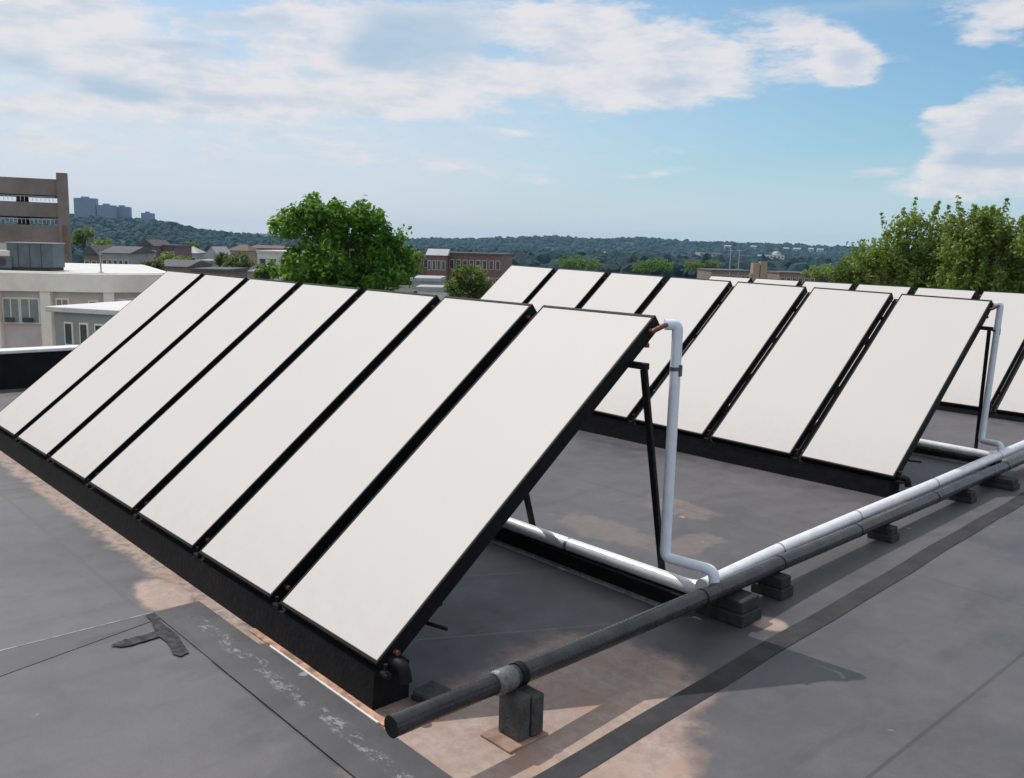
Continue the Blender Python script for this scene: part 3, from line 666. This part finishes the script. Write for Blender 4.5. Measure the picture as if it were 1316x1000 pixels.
# beige office building across the street, its front curving away at the right
def beige():
    dep = 40; zt = at(0, 350, dep).z
    org = gp(0, dep, 0); org.z = 0
    e = empty('office_building', (org.x, org.y, GZ), A0+.14, 'low beige building with white piers and curved cornice behind the parapet', 'building')
    H = zt-GZ; k = dep/F
    def U(u): return u*k
    front = [(-14, 0), (-6, 0), (U(60), 0), (U(110), 0)]
    for i in range(1, 9):
        a = i/8*R(75); front.append((U(110)+math.sin(a)*2.9, (1-math.cos(a))*2.9))
    back = [(2.4, 15), (-14, 15)]
    def offs(poly, d):
        o = []
        for i, (x, y) in enumerate(poly):
            p0 = poly[max(i-1, 0)]; p1 = poly[min(i+1, len(poly)-1)]; tx, ty = p1[0]-p0[0], p1[1]-p0[1]; l = math.hypot(tx, ty); o.append((x+ty/l*d, y-tx/l*d))
        return o
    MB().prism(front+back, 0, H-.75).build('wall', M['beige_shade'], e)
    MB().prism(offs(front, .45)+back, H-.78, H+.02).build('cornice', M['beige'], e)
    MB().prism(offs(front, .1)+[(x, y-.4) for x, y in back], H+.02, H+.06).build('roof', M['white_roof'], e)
    MB().prism(offs(front, .47)+[(x+.02, y) for x, y in back], H-.02, H+.12).build('parapet_edge', M['beige'], e) if False else None
    for u in (-66, -4, 58, 132, 178):
        x = U(u)
        if x <= U(110): cx_, cy_, rz = x, 0, 0
        else:
            a = min((x-U(110))/2.9, 1); aa = math.asin(a); cx_, cy_, rz = x, (1-math.cos(aa))*2.9, aa
        q = MB().box((-.22, -.38, 0), (.22, .3, H-.781)).build('pier', M['pier'], e); q.location = (cx_, cy_, 0); q.rotation_euler = (0, 0, rz)
    for u0, u1, v0, v1 in ((5, 22, 384, 414), (26, 46, 384, 414), (70, 82, 384, 416), (110, 118, 386, 394), (140, 152, 384, 392), (155, 168, 383, 392), (-40, -12, 384, 414)):
        x0, x1 = U(u0), U(u1); z1 = at(0, v0, dep).z-GZ; z0 = at(0, v1, dep).z-GZ
        y = -.05
        if x0 > U(110): aa = math.asin(min(1, ((x0+x1)/2-U(110))/2.9)); y = (1-math.cos(aa))*2.9-.25
        f = MB().box((x0-.08, y-.06, z0-.08), (x1+.08, y+.3, z1+.08)).build('window', M['pier'], e)
        MB().box((x0, y-.10, z0), (x1, y-.062, z1)).build('pane', M['green_win' if v1 > 400 else 'window'], f)
        if v1 > 400:
            MB().box(((x0+x1)/2-.02, y-.12, z0), ((x0+x1)/2+.02, y-.102, z1)).build('mullion', M['pier'], f)
            MB().box((x0+.1, y-.30, z0+.02), (x0+(x1-x0)*.7, y-.122, z0+.22)).build('window_unit', M['window'], f)
    for zz in (2.6, 5.4): MB().prism(offs(front, .12)+back, zz, zz+.25).build('string_course', M['pier'], e)
    return zt
ZT = beige()
# equipment on that roof
q = gp(49, 42, 0); e = empty('rooftop_unit', (q.x, q.y, ZT+.06), A0+.1, 'large teal grey boxy air unit on the beige building roof', 'air unit')
MB().box((-1.0, -.7, .14), (1.0, .7, 1.22), bev=.02).build('casing', M['hvac'], e)
MB().box((-1.04, -.74, 1.22), (1.04, .74, 1.28), bev=.01).build('lid', M['grey_wall'], e)
for x in (-.5, 0, .5): MB().box((x-.012, -.715, .16), (x+.012, -.701, 1.2)).build('panel_seam', M['garage_dark'], e)
MB().box((-.95, -.65, 0), (.95, .65, .14)).build('shadow_base', M['garage_dark'], e)  # dark base, painted in as the black shadow under the unit
q = gp(11, 41.5, 0); e = empty('fan_unit', (q.x, q.y, ZT+.06), A0+.1, 'small dark fan unit with a white top left of the large air unit', 'air unit')
MB().box((-.45, -.4, .1), (.38, .5, .62), bev=.02).build('casing', M['hvac'], e)
MB().box((-.40, -.36, .62), (.30, .42, .9), bev=.03).build('hood', M['white_roof'], e)
MB().tube([(-.05, -.41, .38), (-.05, -.43, .38)], .19, 20).build('fan', M['garage_dark'], e)
MB().box((-.42, -.38, 0), (.35, .45, .1)).build('base', M['garage_dark'], e)
q = gp(131, 41, 0); e = empty('roof_mast', (q.x, q.y, ZT+.06), 0, 'thin grey pole standing on the white roof edge', 'pole')
MB().tube([(0, 0, 0), (0, 0, .95)], .035, 10).build('pole', M['galv'], e)
MB().box((-.1, -.1, 0), (.1, .1, .03)).build('foot_plate', M['galv'], e)
MB().bar((-.18, 0, .85), (.18, 0, .85), .03).build('crossbar', M['galv'], e)
# lower annex in front of the beige building
zt = at(88, 396, 33).z; base = gp(88, 33, GZ)
e = empty('annex_building', base, A0-.30, 'small grey annex with a pale flat roof below the beige cornice', 'building')
hh = zt-GZ
MB().box((0, 0, 0), (6.5, 4.5, hh)).build('wall', M['grey_wall'], e)
MB().box((-.2, -.2, hh), (6.7, 4.7, hh+.18), bev=.02).build('roof', M['white_roof'], e)
for x in (.5, 1.15, 1.8, 2.7):
    f = MB().box((x-.06, -.05, hh-1.16), (x+.31, .02, hh-.34)).build('window', M['pier'], e); MB().box((x, -.075, hh-1.1), (x+.25, -.052, hh-.4)).build('pane', M['window'], f)

# parking garage
def garage():
    dep = 70; base = gp(96, dep, GZ); k = dep/F
    e = empty('parking_garage', base, A0+.43, 'brown concrete parking garage with open decks at the left edge', 'parking garage')
    H = at(96, 234, dep).z-GZ; Z = lambda v: at(96, v, dep).z-GZ
    Lx = -26; D_ = 6.0
    for i, (va, vb) in enumerate(((234, 254), (263, 281), (291, 314), (326, 343), (356, 374), (386, 404))):
        z1, z0 = Z(va), Z(vb)
        MB().box((Lx, 0, z0), (-.5, .3, z1)).build('spandrel', M['garage'], e)
        MB().box((Lx, D_-.3, z0), (-.5, D_, z0+(z1-z0)*.9)).build('spandrel', M['garage'], e)
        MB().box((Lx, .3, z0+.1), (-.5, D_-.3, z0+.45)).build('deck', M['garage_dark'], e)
    for x in (-3.0, -5.8, -11, -16, -21):
        for y in (.9, D_-.8):
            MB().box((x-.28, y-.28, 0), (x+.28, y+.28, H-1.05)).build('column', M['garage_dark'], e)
    MB().box((-.5, -.25, 0), (.25, 1.2, Z(226))).build('stair_tower', M['garage'], e)
    MB().box((-.25, -.29, Z(325)), (.05, -.252, Z(290))).build('tower_recess', M['brick'], e)
    for v in (262, 290):
        q_ = MB(); z = Z(v)+.02
        for j in range(18): q_.box((-5.4+j*.27, .1, z), (-5.36+j*.27, .14, z+.33))
        q_.box((-5.45, .09, z+.33), (-.65, .15, z+.37)); q_.build('railing', M['galv'], e)
garage()

# towers on the hill, and the town
def tower(u0, u1, v, dep, label, cols=6):
    zt = at((u0+u1)/2, v, dep).z; base = gp((u0+u1)/2, dep, GZ); wd = (u1-u0)*dep/F
    e = empty('apartment_tower', base, A0+.15, label, 'tower', 'apartment towers on the hill')
    h = zt-GZ; MB().box((-wd/2, 0, 0), (wd/2, 16, h)).build('wall', M['blue_wall'], e)
    MB().box((-wd*.2, 4, h), (wd*.15, 10, h+2.5)).build('lift_house', M['blue_wall'], e)
    for i in range(cols):
        x = -wd/2+wd*(i+.5)/cols; q_ = MB(); z = h-3.5
        while z > h-38: q_.box((x-wd*.03-.3, -.3, z), (x+wd*.03+.3, -.02, z+1.6)); z -= 3.2
        q_.build('window_column', M['green_win'], e)
tower(98, 124, 255, 1420, 'tallest blue grey apartment tower on the left hill, next to the garage')
tower(127, 148, 264, 1420, 'wide blue grey apartment slab in the middle of the hilltop towers', 7)
tower(148, 167, 266, 1440, 'right half of the pale apartment slab on the hilltop', 5)
tower(183, 197, 274, 1440, 'small square tower alone on the hilltop, right of the others', 4)

G = 'houses of the town at left'
house('brick_building', 191, 170, 316, 16, 9, 'gable_front', 'brick_purple', 'slate', 'dark brick gabled wing of the building left of the white domed roof', 'building', ridge_h=1.2, wins=2, floors=2, group=G)
house('brick_building', 213, 174, 317, 28, 9, 'flat', 'brick_purple', 'slate', 'purple brown brick block with a flat roof, right of the gabled wing', 'building', wins=4, floors=2, group=G)
house('town_house', 239, 190, 325, 30, 12, 'hip', 'grey_wall', 'pale_roof', 'house with a wide pale hipped roof', rot=.2, ridge_h=1.4, wins=3, group=G)
house('town_house', 274, 165, 331, 17, 8, 'gable_front', 'white_wall', 'pale_roof', 'white house with its gable facing us', ridge_h=2.0, wins=2, group=G)
house('town_house', 262, 150, 337, 20, 8, 'flat', 'grey_wall', 'pale_roof', 'low grey house with a pale flat roof in front of the white gable', wins=2, group=G)
house('town_house', 152, 125, 325, 34, 9, 'gable_side', 'grey_wall', 'slate', 'long grey house with dark roof behind the beige roof', ridge_h=.9, wins=5, floors=2, group=G)
house('town_house', 120, 135, 327, 18, 8, 'gable_front', 'brown_wall', 'slate', 'brown gabled house beside the garage tower', ridge_h=1.4, wins=2, group=G)
house('town_house', 174, 130, 325, 8, 7, 'flat', 'white_wall', 'pale_roof', 'narrow white house at the end of the long grey one', wins=1, group=G)
house('town_house', 222, 120, 342, 40, 10, 'gable_side', 'brown_wall', 'slate', 'dark roofed house just above the top of the second collector', ridge_h=.8, wins=4, group=G)
house('town_house', 306, 190, 322, 26, 10, 'hip', 'tan_wall', 'red_roof', 'tan house with brown hipped roof behind dark trees', ridge_h=1.2, wins=3, group=G)
house('town_house', 272, 105, 349, 44, 8, 'flat', 'brown_wall', 'slate', 'brown flat roofed house just above the third collector', wins=4, group=G)
house('warehouse', 352, 150, 325, 40, 14, 'flat', 'white_wall', 'white_roof', 'white flat roofed warehouse left of the big green tree', 'warehouse', wins=3)
house('warehouse', 345, 200, 319, 50, 14, 'gable_side', 'tan_wall', 'red_roof', 'tan roofed long building behind the white warehouse', 'warehouse', ridge_h=.6)
house('town_house', 320, 118, 348, 30, 7, 'gable_side', 'grey_wall', 'pale_roof', 'low house with pale roof above the fourth collector', ridge_h=.7, wins=3, group=G)

e = house('brick_school', 588, 165, 327, 110, 16, 'flat', 'brick', 'slate', 'long red brown brick building between the big tree and the middle row', 'building', rot=-.12, wins=13, floors=2)
e2 = house('gabled_hall', 560, 160, 328, 24, 10, 'gable_side', 'brick', 'pale_roof', 'hall with a pale pitched roof at the left end of the long brick building', 'building', ridge_h=1.1, wins=4)
house('workshop', 545, 95, 361, 34, 8, 'flat', 'grey_wall', 'pale_roof', 'low workshop with pale grey roof beside the round green tree', 'workshop', wins=3)
house('workshop', 553, 80, 373, 36, 4, 'flat', 'white_wall', 'pale_roof', 'lower pale shed roof in front of the workshop', 'shed')
# distant buildings in the valley
GF = 'distant buildings in the valley'
house('distant_block', 877, 900, 327, 44, 30, 'flat', 'blue_wall', 'slate', 'long low grey blue building far off in the valley trees', 'building', wins=8, group=GF)
house('distant_block', 912, 880, 325, 26, 24, 'flat', 'grey_wall', 'pale_roof', 'pale grey block at the right end of the long blue grey one', 'building', wins=5, group=GF)
house('distant_block', 993, 800, 328, 28, 16, 'flat', 'white_wall', 'pale_roof', 'pale long low building far off above the fifth panel top', 'building', wins=6, group=GF)
house('distant_block', 999, 812, 326, 7, 12, 'gable_front', 'white_wall', 'pale_roof', 'small pale gable rising behind the long low pale building', 'building', ridge_h=2, group=GF)
for u_, v_, lb_ in ((770, 325, 'left one of two tiny white houses in the dark valley wood'), (778, 326, 'right one of two tiny white houses in the dark valley wood')):
    house('distant_house', u_, 900, v_, 5, 9, 'gable_front', 'white_wall', 'pale_roof', lb_, ridge_h=2, group=GF)
for u_, v_, w_, lb_ in ((1010, 319.5, 7, 'leftmost tiny pale house on the crest of the right hand ridge'), (1024, 320, 9, 'second tiny pale house from the left on the right hand ridge'),
                       (1042, 320, 6, 'third tiny pale house from the left on the right hand ridge'), (1054, 321, 8, 'tiny pale house on the ridge beside the right hand trees'),
                       (935, 316.5, 8, 'tiny pale house on the ridge above the two masts'), (968, 317, 7, 'tiny pale house on the ridge above the stub tower')):
    house('distant_house', u_, 2420, v_, w_, 12, 'gable_side', 'grey_wall', 'pale_roof', lb_, ridge_h=3, group=GF, tall=9)
house('flat_building', 940, 230, 349, 56, 18, 'flat', 'brown_wall', 'slate', 'flat brown building with dark roof above the first back row panels', 'building', wins=9)
house('flat_building', 1022, 220, 352, 46, 14, 'flat', 'brown_wall', 'red_roof', 'low brown flat roofed building right of the stub tower', 'building', wins=6)
q = gp(973, 190, GZ); e = empty('stub_tower', q, A0, 'tan stub tower with twin shafts rising above the back row', 'tower')
zt = at(973, 338, 190).z-GZ
MB().box((-1.5, 0, 0), (-.1, 2, zt)).build('shaft', M['tan_wall'], e); MB().box((.1, 0, 0), (1.4, 2, zt+.3)).build('shaft', M['tan_wall'], e); MB().box((-1.7, .2, 0), (1.6, 2.4, zt-2.2)).build('base', M['brown_wall'], e)
for u, lb in ((935, 'left one of two thin pale masts above the valley'), (946, 'right one of two thin pale masts above the valley')):
    q = gp(u, 230, GZ); e = empty('mast', q, 0, lb, 'mast', 'thin masts'); h = at(u, 320, 230).z-GZ
    MB().tube([(0, 0, 0), (0, 0, h)], .16, 8, rs=[.2, .1]).build('pole', M['galv'], e); MB().bar((-.8, 0, h-.4), (.8, 0, h-.4), .12).build('crossarm', M['galv'], e)

# parked vans by the workshop
def van(u, dep, v, mat, label):
    z = at(u, v, dep).z
    q = gp(u, dep, z)
    return q
# ------------------------------------------------------------------ trees
def leaves(mb, c, r, n, size, rng, up=.25):
    c = Vector(c)
    for _ in range(n):
        d = Vector((rng.gauss(0, 1), rng.gauss(0, 1), rng.gauss(0, 1))).normalized()*r*(rng.random()**.45)
        p_ = c+d; nrm = (d.normalized()+Vector((rng.gauss(0, .6), rng.gauss(0, .6), rng.gauss(0, .6)+up))).normalized()
        a = nrm.cross(Vector((rng.gauss(0, 1), rng.gauss(0, 1), rng.gauss(0, 1)))).normalized(); b_ = nrm.cross(a)
        s_ = size*rng.uniform(.6, 1.3); s2 = s_*.62
        mb.add([p_-a*s_, p_+b_*s2-a*s_*.1, p_+a*s_, p_-b_*s2-a*s_*.1], [(0, 1, 2, 3)])
def tree(name, base, blobs, label, leafmat, clump=.5, nclump=120, per=30, size=.12, seed=1, cat='tree', group=None, shoots=None, core=True, trunk_r=.25, rotz=None):
    """blobs: (x, y, z, rx, rz) in tree space, local x along the picture"""
    rng = random.Random(seed); e = empty(name, base, A0 if rotz is None else rotz, label, cat, group)
    tot = sum(b[3]**2*b[4] for b in blobs)**.5
    cr_ = MB(); tips = []
    wts = [b[3]*b[4] for b in blobs]
    for _ in range(nclump):
        b = rng.choices(blobs, wts)[0]
        d = Vector((rng.gauss(0, 1), rng.gauss(0, 1), rng.gauss(0, 1))).normalized()*(rng.uniform(.55, 1.0))
        if d.z < -.55: d.z *= .5
        c = Vector((b[0]+d.x*b[3], b[1]+d.y*b[3], b[2]+d.z*b[4])); tips.append(c)
        cs = clump*rng.uniform(.55, 1.25); leaves(cr_, c, cs, int(per*rng.uniform(.6, 1.3)), size, rng)
    if shoots:
        ns, sl_ = shoots
        for _ in range(ns):
            b = rng.choices(blobs, wts)[0]; a = rng.uniform(0, 2*math.pi); q_ = rng.random()**.5
            x = b[0]+math.cos(a)*q_*b[3]; y = b[1]+math.sin(a)*q_*b[3]; z = b[2]+b[4]*math.sqrt(max(0, 1-q_*q_))*.9
            L_ = sl_*rng.uniform(.5, 1.3); lean = Vector((math.cos(a)*q_*.28+rng.gauss(0, .1), math.sin(a)*q_*.28, 1)).normalized()
            for j in range(5):
                t = j/4; leaves(cr_, Vector((x, y, z))+lean*L_*t, .30*clump*(1.15-t*.75)*2, int(14*(1.2-t*.6)), size*.95, rng)
    cr_.build('crown', leafmat, e)
    tk = MB(); cz_ = min(b[2] for b in blobs); top = max(b[2] for b in blobs)
    tk.tube([(0, 0, -.2), (.1, 0, cz_*.5), (0, .1, cz_), (.05, 0, top)], .2, 12, rs=[trunk_r*1.3, trunk_r, trunk_r*.8, trunk_r*.25])
    for t_ in rng.sample(tips, min(26, len(tips))):
        s0 = Vector((0, 0, rng.uniform(cz_*.8, (cz_+t_.z)/2))); mid = s0.lerp(t_, .5)+Vector((0, 0, .3)); tk.tube([s0, mid, t_], .1, 7, rs=[trunk_r*.4, trunk_r*.22, .02], cap=False)
    tk.build('trunk', M['trunk'], e)
    return e
def blobs_from(base, dep, lst):
    """(u, v, half width px, half height px, depth offset m) -> tree space"""
    o = []
    for u, v, a, b, dy in lst:
        q = at(u, v, dep); rel = q-Vector(base); x = rel.dot(RT0.normalized())
        k = dep/F; o.append((x, dy, q.z-base.z, a*k, b*k))
    return o
# the big dark green tree
dep = 45; base = gp(445, dep, GZ)
bl = blobs_from(base, dep, [(392, 292, 26, 18, 0), (412, 275, 24, 18, .4), (440, 285, 30, 24, 0), (470, 282, 28, 20, -.3), (490, 300, 26, 26, 0), (520, 316, 14, 18, .2),
                            (450, 330, 68, 34, 0), (415, 345, 50, 28, -.5), (490, 350, 46, 30, -.4), (450, 300, 45, 30, .6), (450, 385, 60, 50, 0), (520, 345, 16, 22, .3)])
tree('broadleaf_tree', base, bl, 'large round dark green tree standing behind the front row of collectors', M['leaf'], .42, 620, 46, .12, 3)
# round green shrub tree beside the brick building
dep = 60; base = gp(606, dep, GZ)
bl = blobs_from(base, dep, [(606, 357, 24, 14, 0), (590, 366, 16, 14, 0), (625, 366, 16, 12, 0), (606, 385, 30, 24, 0)])
tree('small_tree', base, bl, 'small bright green tree in front of the long brick building', M['leaf_lime'], .45, 130, 34, .12, 4)
# feathery trees at the right
GT = 'trees beyond the back row'
for i, (u, dep, lst, sh, lb, mt) in enumerate([
    (1148, 34, [(1144, 304, 34, 26, 0), (1114, 322, 28, 20, .3), (1090, 336, 22, 14, .2), (1165, 328, 26, 24, -.2), (1145, 350, 44, 26, 0), (1145, 400, 46, 44, 0)], (46, .5), 'feathery olive tree with a lone top spike, leftmost of the tall trees at right', 'leaf_olive'),
    (1222, 31, [(1212, 300, 30, 26, 0), (1240, 303, 28, 26, .3), (1200, 325, 30, 26, -.2), (1235, 335, 40, 30, 0), (1220, 380, 52, 44, 0)], (60, .5), 'tall feathery olive tree in the middle of the trees at right', 'leaf_olive'),
    (1300, 30, [(1300, 298, 32, 26, 0), (1330, 302, 30, 28, .3), (1285, 325, 30, 26, -.2), (1320, 335, 45, 30, 0), (1310, 380, 56, 44, 0)], (60, .5), 'tall feathery olive tree cut by the right edge of the picture', 'leaf_olive'),
    (1095, 48, [(1095, 345, 34, 18, 0), (1072, 350, 24, 12, 0), (1118, 335, 22, 16, .3), (1095, 372, 44, 26, 0)], (26, .7), 'lower bright green tree at the left foot of the tall trees at right', 'leaf_lime'),
    (1262, 38, [(1262, 330, 40, 30, 0), (1262, 375, 50, 40, 0), (1180, 340, 30, 30, 0)], (30, .7), 'dark tree filling the gap behind the two tall feathery trees', 'leaf_dark')]):
    base = gp(u, dep, GZ); bl = blobs_from(base, dep, lst)
    tree('feathery_tree', base, bl, lb, M[mt], .30, 420, 38, .066, 20+i, group=GT, shoots=sh)
# town trees at left
GL = 'trees among the houses at left'
TT = [(312, 120, [(312, 336, 16, 13, 0), (300, 342, 10, 10, 0), (326, 345, 12, 12, 0)], 'dark', 'dark round tree left of the white warehouse'),
      (228, 140, [(220, 336, 13, 8, 0), (240, 337, 12, 7, 0)], 'olive', 'olive tree in front of the pale hipped roof'),
      (250, 215, [(250, 319, 9, 6, 0)], 'lime', 'small bright tree between the pale hipped roof and the hillside'),
      (138, 150, [(138, 316, 13, 9, 0), (128, 324, 9, 8, 0)], 'olive', 'tan green tree above the long grey house'),
      (112, 200, [(114, 300, 12, 9, 0), (106, 310, 8, 8, 0)], 'lime', 'yellow green tree right of the garage tower'),
      (345, 110, [(350, 346, 12, 9, 0), (338, 352, 9, 7, 0)], 'leaf', 'green bush in front of the white warehouse'),
      (290, 150, [(290, 334, 9, 8, 0)], 'dark', 'dark tree right of the white gabled house'),
      (172, 160, [(176, 330, 7, 9, 0)], 'dark', 'narrow dark tree left of the purple brick building'),
      (200, 110, [(205, 342, 10, 7, 0), (190, 345, 9, 6, 0)], 'dark', 'dark low tree above the first collector'),
      (530, 120, [(535, 345, 10, 9, 0), (540, 330, 6, 6, 0)], 'olive', 'olive tree between the big tree and the brick building'),
      (905, 260, [(890, 342, 12, 7, 0), (915, 341, 10, 6, 0)], 'lime', 'bright green tree left of the flat brown building'),
      (850, 280, [(850, 342, 18, 8, 0), (825, 343, 14, 7, 0)], 'leaf', 'dark green tree behind the fourth panel of the middle row'),
      (740, 300, [(735, 338, 20, 9, 0), (760, 340, 14, 8, 0)], 'leaf', 'broad dark green tree behind the second panel of the middle row'),
      (1060, 160, [(1055, 350, 16, 9, 0), (1040, 352, 12, 7, 0)], 'olive', 'olive tree right of the low brown flat roofed building')]
for i, (u, dep, lst, mt, lb) in enumerate(TT):
    base = gp(u, dep, GZ); k = dep/F; bl = blobs_from(base, dep, lst)
    key = {'dark': 'leaf_dark', 'olive': 'leaf_olive', 'lime': 'leaf_lime', 'leaf': 'leaf'}[mt]
    tree('town_tree', base, bl, lb, M[key], 3.2*k+.25, 60, 22, 1.1*k+.08, 40+i, group=GL if u < 600 else 'trees in the valley')

# ------------------------------------------------------------------ haze
HZ = MB().box((-5300, -5300, GZ-2.6), (5300, 5300, 120)).build('haze', None); HZ.data.materials.clear()
hm = bpy.data.materials.new('haze'); hm.use_nodes = True; t = NT(hm.node_tree); t.n.clear()
o_ = t.node('ShaderNodeOutputMaterial'); pv = t.node('ShaderNodeVolumePrincipled'); pv.inputs['Density'].default_value = .00008
pv.inputs['Color'].default_value = (.42, .74, 1.0, 1); t.l.new(pv.outputs[0], o_.inputs['Volume']); HZ.data.materials.append(hm)
tag(HZ, 'thin pale haze over the valley', 'haze', kind='stuff')
